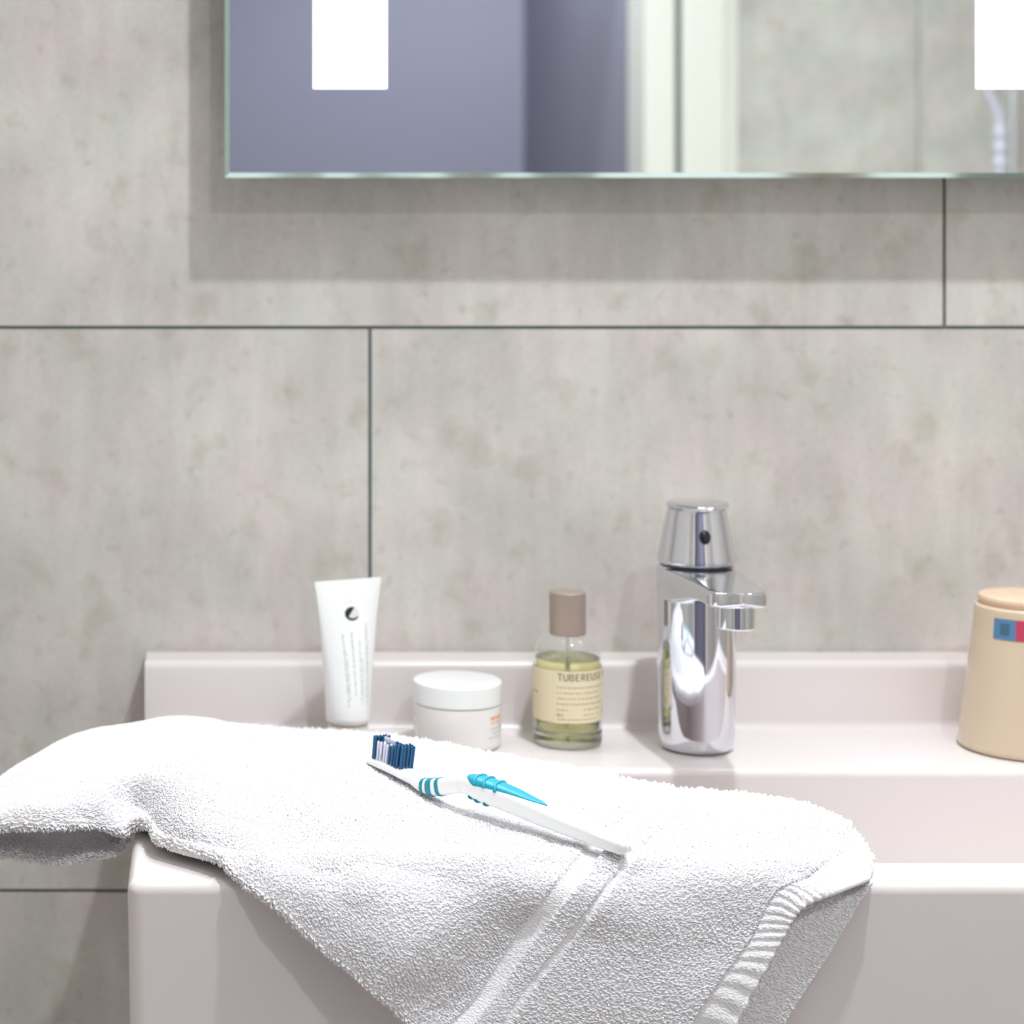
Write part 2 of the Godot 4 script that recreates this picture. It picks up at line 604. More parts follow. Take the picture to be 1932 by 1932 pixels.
func build_tube() -> void:
	var t := thing("cream_tube", "white squeeze tube with black round emblem, standing on its cap", "tube", Vector3(0.0998, DECK, 0.074))
	t.rotation.y = deg_to_rad(24.0)
	var im := Image.create(1024, 1024, false, Image.FORMAT_RGB8)
	im.fill(rgb(244, 244, 242))
	var rng := RandomNumberGenerator.new()
	rng.seed = 4
	# emblem: a dark disc with a pale wing cut out of it
	var cx := 512
	var cy := 255
	for dy in range(-48, 49):
		for dx in range(-44, 45):
			var p := Vector2(dx / 40.0, dy / 46.0)
			if p.length() > 1.0:
				continue
			var wing := p.x + p.y * 0.69 > -0.22 and (p.distance_to(Vector2(0.12, -0.2)) < 0.84 or (p.x > 0.3 and p.y < 0.45))
			im.set_pixel(cx + dx, cy + dy, rgb(226, 222, 222) if wing else rgb(28, 36, 34))
	for k in 3:
		im.fill_rect(Rect2i(478 + 24 * k, 182, 18, 3), rgb(196, 204, 200))
	im.fill_rect(Rect2i(506, 160, 10, 12), rgb(206, 212, 208))
	for line in [[440, 390, 480, 12], [494, 380, 420, 10], [540, 440, 420, 9], [588, 330, 540, 11]]:
		dashes(im, rng, line[0], line[1], line[2], line[3], true, rgb(150, 150, 148))
		if line[0] != 494:
			dashes(im, rng, line[0] + 16, line[1] + 120, line[2] - 160, 8, true, rgb(176, 176, 174))
	var m := mat(Color.WHITE, 0.3)
	m.albedo_texture = ImageTexture.create_from_image(im)
	m.subsurf_scatter_enabled = false
	var rows := []
	for i in 31:
		var f := i / 30.0
		var y := lerpf(0.1080, 0.0140, f)
		var g := pow(1.0 - f, 1.25)
		var hw := lerpf(0.0150, 0.0252, g)
		var hd := lerpf(0.0150, 0.0007, pow(1.0 - f, 1.5))
		if y > 0.1035:
			hd = 0.0009
			hw = 0.0253
		var row := PackedVector3Array()
		for k in 65:
			var a := TAU * (k / 64.0 - 0.5)
			row.append(Vector3(sin(a) * hw, y, cos(a) * hd))
		rows.append(row)
	var top := PackedVector3Array()
	for k in 65:
		var a := TAU * (k / 64.0 - 0.5)
		top.append(Vector3(sin(a) * 0.0253, 0.1083, 0.0))
	rows.push_front(top)
	var last := PackedVector3Array()
	for k in 65:
		var a := TAU * (k / 64.0 - 0.5)
		last.append(Vector3(sin(a) * 0.0118, 0.0125, cos(a) * 0.0118))
	rows.append(last)
	var s := Shape.new()
	s.grid(rows, true, true)
	obj("tube_body", s, m, t)
	var gold := Shape.new()
	gold.lathe([[Vector2(0.0, 0.0112), Vector2(0.0126, 0.0112)], [Vector2(0.0126, 0.0112), Vector2(0.0126, 0.0128)]], 40)
	obj("tube_collar", gold, mat(rgb(214, 200, 166), 0.4), t, "thin pale gold ring above the cap")
	var cap := Shape.new()
	cap.lathe([rounded([Vector2(0.0, 0.0), Vector2(0.0132, 0.0), Vector2(0.0136, 0.0112), Vector2(0.0, 0.0114)], 0.001)], 48)
	obj("cap", cap, M.white_plastic, t)

func build_cream_jar() -> void:
	var t := thing("cream_jar", "low round white cream jar with orange print", "jar", Vector3(0.1722, DECK, 0.082))
	var im := Image.create(1024, 256, false, Image.FORMAT_RGB8)
	im.fill(rgb(238, 234, 230))
	var rng := RandomNumberGenerator.new()
	rng.seed = 9
	# u = 0.5 faces the camera; the printed panels sit at both flanks
	im.fill_rect(Rect2i(628, 52, 78, 22), rgb(240, 196, 168))
	dashes(im, rng, 632, 56, 74, 16, false, rgb(232, 148, 98))
	dashes(im, rng, 632, 80, 80, 18, false, rgb(234, 160, 112))
	dashes(im, rng, 628, 120, 84, 10, false, rgb(158, 156, 178))
	dashes(im, rng, 640, 146, 66, 9, false, rgb(150, 154, 184))
	dashes(im, rng, 620, 172, 90, 8, false, rgb(170, 164, 168))
	im.fill_rect(Rect2i(262, 60, 22, 30), rgb(216, 204, 170))
	im.fill_rect(Rect2i(262, 110, 24, 26), rgb(238, 182, 146))
	im.fill_rect(Rect2i(266, 176, 10, 40), rgb(140, 136, 132))
	var m := mat(Color.WHITE, 0.25)
	m.albedo_texture = ImageTexture.create_from_image(im)
	var body := Shape.new()
	body.lathe([rounded([Vector2(0.0, 0.0), Vector2(0.0278, 0.0), Vector2(0.0290, 0.0020), Vector2(0.0290, 0.0285), Vector2(0.0, 0.0290)], 0.0015)], 72, -PI, PI)
	for k in body.v.size():
		body.uv[k].y = 1.0 - body.v[k].y / 0.0285
	obj("jar_body", body, m, t)
	var lid := Shape.new()
	lid.lathe([rounded([Vector2(0.0285, 0.0289), Vector2(0.0294, 0.0289), Vector2(0.0295, 0.0420), Vector2(0.0288, 0.0428), Vector2(0.0, 0.0430)], 0.0012)], 72)
	obj("lid", lid, M.white_plastic, t, "smooth white screw lid")

func bent_text(text: String, size: float, r: float, mid_a: float, y: float) -> ArrayMesh:
	# lettering laid round an upright cylinder
	var tm := TextMesh.new()
	tm.text = text
	var f := SystemFont.new()
	f.font_names = PackedStringArray(["Droid Sans Mono"])
	f.font_weight = 700
	tm.font = f
	tm.font_size = 64
	tm.pixel_size = size / 46.0
	tm.depth = 0.0002
	tm.curve_step = 2.0
	var out := ArrayMesh.new()
	for i in tm.get_surface_count():
		var arr := tm.surface_get_arrays(i)
		var vs: PackedVector3Array = arr[Mesh.ARRAY_VERTEX]
		var ns: PackedVector3Array = arr[Mesh.ARRAY_NORMAL]
		for k in vs.size():
			var a := mid_a + vs[k].x / r
			var rr := r + vs[k].z
			var q := ns[k]
			vs[k] = Vector3(sin(a) * rr, y + vs[k].y, cos(a) * rr)
			ns[k] = Vector3(cos(a) * q.x + sin(a) * q.z, q.y, -sin(a) * q.x + cos(a) * q.z)
		var na := []
		na.resize(Mesh.ARRAY_MAX)
		na[Mesh.ARRAY_VERTEX] = vs
		na[Mesh.ARRAY_NORMAL] = ns
		na[Mesh.ARRAY_INDEX] = arr[Mesh.ARRAY_INDEX]
		out.add_surface_from_arrays(Mesh.PRIMITIVE_TRIANGLES, na)
	return out

func build_perfume() -> void:
	var t := thing("perfume_bottle", "clear glass perfume bottle with cream label and grey-brown cap", "bottle", Vector3(0.2464, DECK, 0.079))
	var glass := StandardMaterial3D.new()
	glass.albedo_color = Color(0.97, 1.0, 0.98, 0.06)
	glass.transparency = BaseMaterial3D.TRANSPARENCY_ALPHA
	glass.roughness = 0.02
	var solid := StandardMaterial3D.new()
	solid.albedo_color = Color(0.97, 0.99, 0.95, 0.0)
	solid.refraction_enabled = true
	solid.refraction_scale = 0.05
	solid.transparency = BaseMaterial3D.TRANSPARENCY_ALPHA
	solid.roughness = 0.0
	var juice := StandardMaterial3D.new()
	juice.albedo_color = Color(0.93, 0.92, 0.62, 0.0)
	juice.refraction_enabled = true
	juice.refraction_scale = 0.036
	juice.transparency = BaseMaterial3D.TRANSPARENCY_ALPHA
	juice.roughness = 0.0
	var outer := Shape.new()
	outer.lathe([rounded([Vector2(0.0216, 0.0105), Vector2(0.0227, 0.0106), Vector2(0.0227, 0.0560), Vector2(0.0215, 0.0655), Vector2(0.0160, 0.0715), Vector2(0.0100, 0.0735), Vector2(0.0090, 0.0760)], 0.006, 6)], 72)
	obj("glass_wall", outer, glass, t, "clear glass wall and shoulder")
	var base := Shape.new()
	base.lathe([rounded([Vector2(0.0, 0.0008), Vector2(0.0190, 0.0), Vector2(0.0227, 0.0015), Vector2(0.0227, 0.0102), Vector2(0.0, 0.0092)], 0.0015)], 72)
	obj("glass_base", base, solid, t, "thick clear glass base")
	var liq := Shape.new()
	liq.lathe([rounded([Vector2(0.0, 0.0108), Vector2(0.0205, 0.0108), Vector2(0.0212, 0.0130), Vector2(0.0212, 0.0578), Vector2(0.0, 0.0576)], 0.001)], 72)
	obj("perfume_liquid", liq, juice, t, "yellow-green perfume")
	var im := Image.create(1024, 512, false, Image.FORMAT_RGB8)
	im.fill(rgb(238, 224, 188))
	var rng := RandomNumberGenerator.new()
	rng.seed = 21
	var ink := rgb(150, 136, 108)
	for row in [[420, 150, 520, 18], [420, 205, 380, 16], [430, 258, 400, 18], [420, 312, 440, 18], [420, 372, 90, 16], [640, 366, 190, 18], [420, 412, 60, 34], [640, 420, 150, 16], [430, 465, 330, 16]]:
		dashes(im, rng, row[0], row[1], row[2], row[3], false, ink)
	im.fill_rect(Rect2i(90, 230, 150, 26), rgb(206, 190, 150))
	im.fill_rect(Rect2i(398, 0, 3, 512), rgb(224, 208, 170))
	im.fill_rect(Rect2i(880, 390, 60, 70), rgb(206, 172, 128))
	var lm := mat(Color.WHITE, 0.6)
	lm.albedo_texture = ImageTexture.create_from_image(im)
	var label := Shape.new()
	var strips := [[Vector2(0.02285, 0.0178), Vector2(0.02285, 0.0520)], [Vector2(0.02285, 0.0520), Vector2(0.02272, 0.0520), Vector2(0.02272, 0.0178), Vector2(0.02285, 0.0178)]]
	label.lathe(strips, 64, deg_to_rad(-118.0), deg_to_rad(98.0))
	for k in label.v.size():
		label.uv[k].y = 1.0 - (label.v[k].y - 0.0178) / 0.0342
	var lo := obj("paper_label", label, lm, t, "cream paper label with dark typewriter lettering")
	obj("lettering", bent_text("TUBEREUSE 40", 0.0042, 0.02288, deg_to_rad(30.0), 0.0480), mat(rgb(66, 58, 44), 0.8), lo, "dark typewriter lettering")
	var cap := Shape.new()
	cap.lathe([rounded([Vector2(0.0, 0.0728), Vector2(0.0118, 0.0728), Vector2(0.0121, 0.0738), Vector2(0.0121, 0.1005), Vector2(0.0115, 0.1013), Vector2(0.0, 0.1013)], 0.0008)], 56)
	obj("cap", cap, mat(rgb(168, 150, 138), 0.38, 0.25), t, "grey-brown cylindrical cap")
	var stem := Shape.new()
	stem.tube([Vector3(0, 0.012, 0), Vector3(0, 0.072, 0)], 0.0012, 10)
	obj("spray_stem", stem, M.white_plastic, t)

func build_canister() -> void:
	var t := thing("tan_canister", "tan tapered canister with wooden lid and small coloured label", "canister", Vector3(0.5492, DECK, 0.0915))
	var tan := mat(rgb(218, 197, 170), 0.26)
	tan.clearcoat_enabled = true
	tan.clearcoat = 0.4
	tan.clearcoat_roughness = 0.2
	var body := Shape.new()
	body.lathe([rounded([Vector2(0.0, 0.0), Vector2(0.0422, 0.0), Vector2(0.0440, 0.0025), Vector2(0.0342, 0.078), Vector2(0.0330, 0.0945), Vector2(0.0300, 0.0955), Vector2(0.0300, 0.0920), Vector2(0.0, 0.0920)], 0.004, 5)], 80)
	obj("canister_body", body, tan, t)
	var lid := Shape.new()
	lid.lathe([rounded([Vector2(0.0, 0.0922), Vector2(0.0290, 0.0922), Vector2(0.0308, 0.0985), Vector2(0.0300, 0.1010), Vector2(0.0, 0.1012)], 0.001)], 72)
	var wood := mat(Color.WHITE, 0.5)
	var grain := NoiseTexture2D.new()
	grain.width = 256
	grain.height = 256
	grain.noise = noise(77, 0.02, 3)
	var ramp := Gradient.new()
	ramp.set_color(0, rgb(222, 186, 156))
	ramp.set_color(1, rgb(236, 206, 178))
	grain.color_ramp = ramp
	wood.albedo_texture = grain
	wood.uv1_scale = Vector3(1, 6, 1)
	obj("wooden_lid", lid, wood, t, "pale wooden lid")
	var cols := [rgb(84, 130, 170), rgb(196, 62, 92), rgb(226, 160, 70)]
	for k in 3:
		var lb := Shape.new()
		var a0 := deg_to_rad(-59.0 + 24.5 * k)
		lb.lathe([[Vector2(0.03490, 0.0757), Vector2(0.03385, 0.0890)]], 10, a0, a0 + deg_to_rad(24.5))
		var sq := obj("label_square", lb, mat(cols[k], 0.5), t, ["blue label square", "crimson label square", "amber label square"][k])
		if k == 0:
			var pic := Shape.new()
			pic.lathe([[Vector2(0.03480, 0.0785), Vector2(0.03430, 0.0862)]], 6, a0 + deg_to_rad(8.0), a0 + deg_to_rad(18.0))
			obj("label_mark", pic, mat(rgb(66, 104, 128), 0.5), sq)

# ------------------------------------------------------------------ the towel

func cr(a: Vector3, b: Vector3, c: Vector3, d: Vector3, t: float) -> Vector3:
	return 0.5 * (2.0 * b + (c - a) * t + (2.0 * a - 5.0 * b + 4.0 * c - d) * t * t + (3.0 * b - a - 3.0 * c + d) * t * t * t)

func net_at(net: Array, s: float, t: float) -> Vector3:
	var nc := net.size()
	var nr: int = net[0].size()
	var i := clampi(int(floor(s)), 0, nc - 2)
	var j := clampi(int(floor(t)), 0, nr - 2)
	var fs := s - i
	var ft := t - j
	var q := []
	for di in [-1, 0, 1, 2]:
		var col: Array = net[clampi(i + di, 0, nc - 1)]
		q.append(cr(col[maxi(j - 1, 0)], col[j], col[mini(j + 1, nr - 1)], col[mini(j + 2, nr - 1)], ft))
	return cr(q[0], q[1], q[2], q[3], fs)

func bare(s: float, flat_bands: Array) -> float:
	# 1 where the weave is flat (borders and hem), 0 where there is pile
	var k := 0.0
	for b in flat_bands:
		k = maxf(k, smoothstep(b[0] - 0.03, b[0] + 0.03, s) * (1.0 - smoothstep(b[1] - 0.03, b[1] + 0.03, s)))
	return k

func clear_of_basin(p: Vector3, gap: float) -> Vector3:
	# cloth lies on the basin, not in it: push a point out of the basin's block to at least the given gap
	var r := 0.011
	var lo := Vector3(-0.038 + r, 0.70, 0.0)
	var hi := Vector3(0.670, RIM - r, 0.3725 - r)
	gap += r
	var c := p.clamp(lo, hi)
	var d := p - c
	if d.length() > 1e-6:
		return p if d.length() >= gap else c + d.normalized() * gap
	if hi.y - p.y < hi.z - p.z:
		return Vector3(p.x, hi.y + gap, p.z)
	return Vector3(p.x, p.y, hi.z + gap)

func sheet(net: Array, ns: int, nt: int, thick: float, bands: Array, hem_from: float, lump: float, shift: Vector3, gap: float) -> Array:
	# [closed shell, upper points, upper normals]
	var soft := noise(3, 26.0, 3)
	var fold := noise(8, 9.0, 2)
	var smax := net.size() - 1.0
	var tmax: float = net[0].size() - 1.0
	var base := []
	for j in nt + 1:
		var row := PackedVector3Array()
		for i in ns + 1:
			row.append(clear_of_basin(net_at(net, smax * i / ns, tmax * j / nt) + shift, gap * (1.0 - 0.22 * smoothstep(0.84, 1.0, float(i) / ns))) - shift)
		base.append(row)
	var nrm := []
	for j in nt + 1:
		var row := PackedVector3Array()
		for i in ns + 1:
			var du: Vector3 = base[j][mini(i + 1, ns)] - base[j][maxi(i - 1, 0)]
			var dv: Vector3 = base[mini(j + 1, nt)][i] - base[maxi(j - 1, 0)][i]
			row.append(dv.cross(du).normalized())
		nrm.append(row)
	var upper := []
	var lower := []
	for j in nt + 1:
		var ru := PackedVector3Array()
		var rl := PackedVector3Array()
		for i in ns + 1:
			var s := smax * i / ns
			var p: Vector3 = base[j][i]
			var n: Vector3 = nrm[j][i]
			var b := bare(s, bands)
			var d := (soft.get_noise_3dv(p) * 0.0011 + fold.get_noise_3dv(p) * 0.0020) * lump * (1.0 - 0.6 * b) - 0.0010 * b
			if s > hem_from:      # the stitched hem puckers
				var t := tmax * j / nt
				var w := smoothstep(1.9, 2.6, t)
				var e := (s - hem_from) / (smax - hem_from)
				d += 0.0009 * w * sin(t * 34.0 + 2.2 * sin(t * 3.1)) * sin(PI * clampf(e * 1.0, 0.0, 1.0) * 0.5 + 0.5) - 0.0016 * (1.0 - smoothstep(0.0, 0.08, e))
			ru.append(p + n * d)
			rl.append(p - n * thick)
		upper.append(ru)
		lower.append(rl)
	var sh := Shape.new()
	sh.grid(upper, false, true)
	sh.grid(lower)
	# rounded edges all round
	var loop := []
	for i in ns:
		loop.append([0, i])
	for j in nt:
		loop.append([j, ns])
	for i in ns:
		loop.append([nt, ns - i])
	for j in nt:
		loop.append([nt - j, 0])
	loop.append([0, 0])
	var rim := []
	for k in 7:
		rim.append(PackedVector3Array())
	for q in loop:
		var j: int = q[0]
		var i: int = q[1]
		var a: Vector3 = upper[j][i]
		var c: Vector3 = lower[j][i]
		var inner: Vector3 = base[clampi(j, 3, nt - 3)][clampi(i, 3, ns - 3)]
		var out: Vector3 = (base[j][i] - inner)
		var nn: Vector3 = nrm[j][i]
		out = (out - nn * out.dot(nn)).normalized()
		for k in 7:
			var ang := PI * k / 6.0
			rim[k].append((a + c) / 2 + (a - c) / 2 * cos(ang) + out * sin(ang) * a.distance_to(c) * 0.5)
	sh.grid(rim, true, false)
	return [sh, upper, nrm, rim]

func build_towel() -> void:
	# columns run from the back edge over the crest and down to the front edge; picture point and distance of each
	var cols := [
		[[-120, 1590, 1.25], [-125, 1560, 1.22], [-120, 1550, 1.18], [-120, 1550, 1.15], [-118, 1555, 1.115], [-115, 1568, 1.09], [-110, 1585, 1.085]],
		[[20, 1500, 1.28], [-5, 1478, 1.23], [-10, 1482, 1.19], [-10, 1500, 1.15], [-8, 1518, 1.115], [-4, 1536, 1.09], [0, 1553, 1.083]],
		[[140, 1420, 1.30], [112, 1402, 1.25], [100, 1424, 1.20], [98, 1456, 1.155], [98, 1488, 1.115], [100, 1520, 1.09], [104, 1552, 1.083]],
		[[245, 1388, 1.31], [212, 1373, 1.27], [205, 1396, 1.22], [198, 1428, 1.175], [190, 1462, 1.13], [188, 1508, 1.105], [196, 1553, 1.098]],
		[[350, 1376, 1.315], [320, 1357, 1.285], [303, 1380, 1.245], [290, 1414, 1.195], [268, 1462, 1.140], [256, 1522, 1.128], [268, 1576, 1.105]],
		[[480, 1385, 1.315], [440, 1364, 1.28], [415, 1396, 1.235], [392, 1424, 1.165], [362, 1478, 1.105], [330, 1540, 1.075], [305, 1590, 1.070]],
		[[620, 1408, 1.30], [580, 1390, 1.24], [545, 1416, 1.19], [505, 1460, 1.135], [460, 1524, 1.085], [424, 1588, 1.050], [396, 1632, 1.044]],
		[[760, 1440, 1.28], [720, 1416, 1.205], [690, 1450, 1.155], [640, 1512, 1.105], [592, 1582, 1.060], [542, 1640, 1.026], [502, 1684, 1.018]],
		[[900, 1490, 1.25], [860, 1468, 1.170], [820, 1510, 1.12], [770, 1572, 1.08], [708, 1648, 1.038], [648, 1720, 1.010], [604, 1774, 1.006]],
		[[1060, 1530, 1.21], [1030, 1494, 1.145], [975, 1548, 1.100], [908, 1612, 1.058], [842, 1706, 1.024], [770, 1800, 1.001], [712, 1866, 1.000]],
		[[1260, 1560, 1.17], [1215, 1509, 1.115], [1128, 1572, 1.070], [1040, 1660, 1.030], [962, 1760, 1.010], [882, 1880, 1.006], [806, 1950, 0.997]],
		[[1330, 1570, 1.16], [1292, 1522, 1.106], [1196, 1590, 1.062], [1112, 1680, 1.025], [1036, 1776, 1.008], [952, 1890, 1.002], [880, 2010, 0.997]],
		[[1390, 1575, 1.155], [1352, 1526, 1.100], [1252, 1608, 1.056], [1170, 1698, 1.022], [1096, 1792, 1.006], [1012, 1900, 0.999], [930, 2040, 0.996]],
		[[1520, 1610, 1.13], [1480, 1552, 1.090], [1390, 1628, 1.053], [1316, 1716, 1.020], [1244, 1812, 1.004], [1164, 1916, 0.998], [1066, 2070, 0.996]],
		[[1606, 1632, 1.09], [1592, 1616, 1.052], [1530, 1648, 1.026], [1462, 1684, 1.016], [1412, 1776, 1.009], [1318, 1904, 1.000], [1206, 2090, 0.997]],
		[[1642, 1644, 1.046], [1640, 1647, 1.022], [1580, 1672, 1.013], [1512, 1708, 1.010], [1474, 1772, 1.008], [1386, 1932, 1.002], [1290, 2110, 0.998]],
	]
	# where the cloth turns over the front edge its distance follows the height, a smooth quarter turn and a straight fall
	var fall := [[1500, 1.130], [1540, 1.098], [1570, 1.072], [1600, 1.0455], [1630, 1.0255], [1660, 1.0155], [1700, 1.0100], [1760, 1.0070], [1850, 1.0040], [1950, 1.0000], [2200, 0.9950]]
	var top := []
	for ci in cols.size():
		var a := []
		for j in 7:
			var p: Array = cols[ci][j]
			var d: float = p[2]
			if ci >= 7 and ci <= 13 and j >= 2:
				for k in fall.size() - 1:
					if p[1] >= fall[k][0] and p[1] < fall[k + 1][0]:
						d = minf(d, lerpf(fall[k][1], fall[k + 1][1], (p[1] - fall[k][0]) / float(fall[k + 1][0] - fall[k][0])))
				if ci == 9 and j >= 5:
					d -= 0.008
				if ci == 8 and j >= 5:
					d -= 0.003
				if ci == 10 and j in [4, 5]:
					d += 0.008
			a.append(at(p[0], p[1], d))
		top.append(a)
	var t := thing("folded_towel", "folded white terry towel draped over the basin's front edge", "towel", at(300, 1590, 1.07))
	for c in top:
		for k in c.size():
			c[k] -= t.position
	var bands := [[10.12, 10.62], [11.32, 11.66], [14.0, 15.0]]
	var made := sheet(top, 320, 170, 0.0042, bands, 14.0, 1.0, t.position, 0.0122)
	obj("upper_layer", made[0], M.towel, t)
	# the lower layer of the fold: it follows the upper one and shows at both open ends
	var low := []
	var nn: Array = made[2]
	for i in cols.size():
		var a := []
		for j in 7:
			var q: Vector3 = top[i][j]
			var gi := clampi(int(320.0 * i / (cols.size() - 1)), 2, 318)
			var gj := clampi(int(170.0 * j / 6.0), 2, 168)
			var n: Vector3 = nn[gj][gi]
			if j == 6:
				q = q.lerp(top[i][5], 0.4)
			a.append(q - n * 0.0088)
		low.append(a)
	var ends := {
		0: [[-118, 1600, 1.13], [-112, 1640, 1.115]],
		1: [[-4, 1578, 1.128], [0, 1606, 1.112]],
		2: [[100, 1582, 1.128], [100, 1616, 1.112]],
		3: [[190, 1576, 1.130], [196, 1606, 1.116]],
		4: [[262, 1560, 1.132], [272, 1580, 1.118]],
	}
	for i in ends:
		low[i][5] = at(ends[i][0][0], ends[i][0][1], ends[i][0][2]) - t.position
		low[i][6] = at(ends[i][1][0], ends[i][1][1], ends[i][1][2]) - t.position
	var mouth := [[1643, 1648, 1.044], [1640, 1655, 1.0225], [1628, 1688, 1.0190], [1610, 1722, 1.0188], [1556, 1812, 1.0188], [1480, 1932, 1.0190], [1390, 2090, 1.0190]]
	for j in 7:
		low[15][j] = at(mouth[j][0], mouth[j][1], mouth[j][2]) - t.position
	var under := sheet(low, 200, 110, 0.0030, [[14.3, 15.0]], 99.0, 0.7, t.position, 0.0072)
	obj("lower_layer", under[0], M.towel, t)
	# terry loops
	var loop := Shape.new()
	var path := []
	for k in 5:
		var a := PI * k / 4.0
		path.append(Vector3(0.0, sin(a) * 1.0 - 0.15, -cos(a) * 0.5))
	loop.tube(path, 0.30, 4, false)
	var lm := loop.mesh()
	lm.surface_set_material(0, M.pile)
	var rng := RandomNumberGenerator.new()
	rng.seed = 17
	var lay := noise(31, 40.0, 2)
	var tr: Array[Transform3D] = []
	for lay_no in 2:
		var upper: Array = (made if lay_no == 0 else under)[1]
		var nrm: Array = (made if lay_no == 0 else under)[2]
		var rows_n := upper.size() - 1
		var cols_n: int = upper[0].size() - 1
		var stepz := 0.00097
		for j in rows_n:
			for i in cols_n:
				var s0 := 15.0 * i / cols_n
				if lay_no == 1 and not (s0 > 13.4 or (s0 < 4.8 and j > rows_n * 0.62)):
					continue      # hidden under the upper layer
				var p00: Vector3 = upper[j][i]
				var du: Vector3 = upper[j][i + 1] - p00
				var dv: Vector3 = upper[j + 1][i] - p00
				var want := du.cross(dv).length() / (stepz * stepz)
				var count := int(want) + (1 if rng.randf() < want - int(want) else 0)
				var n: Vector3 = nrm[j][i]
				var along := du.normalized()
				for k in count:
					var fu := rng.randf()
					var fv := rng.randf()
					var flat := bare(15.0 * (i + fu) / cols_n, bands) if lay_no == 0 else 0.45
					var p := p00 + du * fu + dv * fv
					var lean := along * (0.75 + 0.4 * lay.get_noise_3dv(p)) + dv.normalized() * (0.30 + 0.4 * lay.get_noise_3dv(p + Vector3(9, 2, 5))) + Vector3(rng.randf_range(-0.22, 0.22), rng.randf_range(-0.22, 0.22), rng.randf_range(-0.22, 0.22))
					var up := (n + lean * 0.62 * (1.0 - flat)).normalized()
					var wild := 0.35 * (1.0 - 0.6 * flat)
					var zz := (along + Vector3(rng.randf_range(-wild, wild), rng.randf_range(-wild, wild), rng.randf_range(-wild, wild)))
					var xx := up.cross(zz).normalized()
					zz = xx.cross(up).normalized()
					var g := rng.randf_range(0.72, 1.35)
					tr.append(Transform3D(Basis(xx * 0.00098 * g, up * lerpf(0.0012, 0.00035, flat) * g, zz * 0.00108 * g), p))
	# a ragged fringe of loops along the front edge
	for lay_no in 2:
		var rim: Array = (made if lay_no == 0 else under)[3]
		var ns := 320 if lay_no == 0 else 200
		var nt := 170 if lay_no == 0 else 110
		for q in rim[0].size() - 1:
			if lay_no == 0 and q >= ns and q < ns + nt:
				continue          # the hem is stitched flat
			if lay_no == 1 and q < ns + nt + int(ns * 0.68):
				continue          # hidden
			for k in range(1, 6):
				var p: Vector3 = rim[k][q]
				var dd: Vector3 = rim[k][q + 1] - p
				if dd.length() < 1e-6:
					continue
				var n: Vector3 = (p - ((rim[0][q] as Vector3) + (rim[6][q] as Vector3)) / 2.0).normalized()
				for e in maxi(1, int(dd.length() / 0.0010)):
					var up := (n + Vector3(rng.randf_range(-0.5, 0.5), rng.randf_range(-0.6, 0.3), rng.randf_range(-0.5, 0.5))).normalized()
					var xx := up.cross(dd.normalized() + Vector3(rng.randf_range(-0.4, 0.4), 0.1, rng.randf_range(-0.4, 0.4))).normalized()
					var g := rng.randf_range(0.7, 1.6)
					tr.append(Transform3D(Basis(xx * 0.0010 * g, up * 0.0017 * g, xx.cross(up).normalized() * 0.0011 * g), p + dd * rng.randf()))
	var mm := MultiMesh.new()
	mm.transform_format = MultiMesh.TRANSFORM_3D
	mm.mesh = lm
	mm.instance_count = tr.size()
	for k in tr.size():
		mm.set_instance_transform(k, tr[k])
	var mi := MultiMeshInstance3D.new()
	mi.name = "terry_pile"
	mi.multimesh = mm
	mi.material_override = M.pile
	mi.set_meta("kind", "stuff")
	mi.set_meta("label", "short white terry loops")
	t.add_child(mi, true)

# ------------------------------------------------------------------ the toothbrush

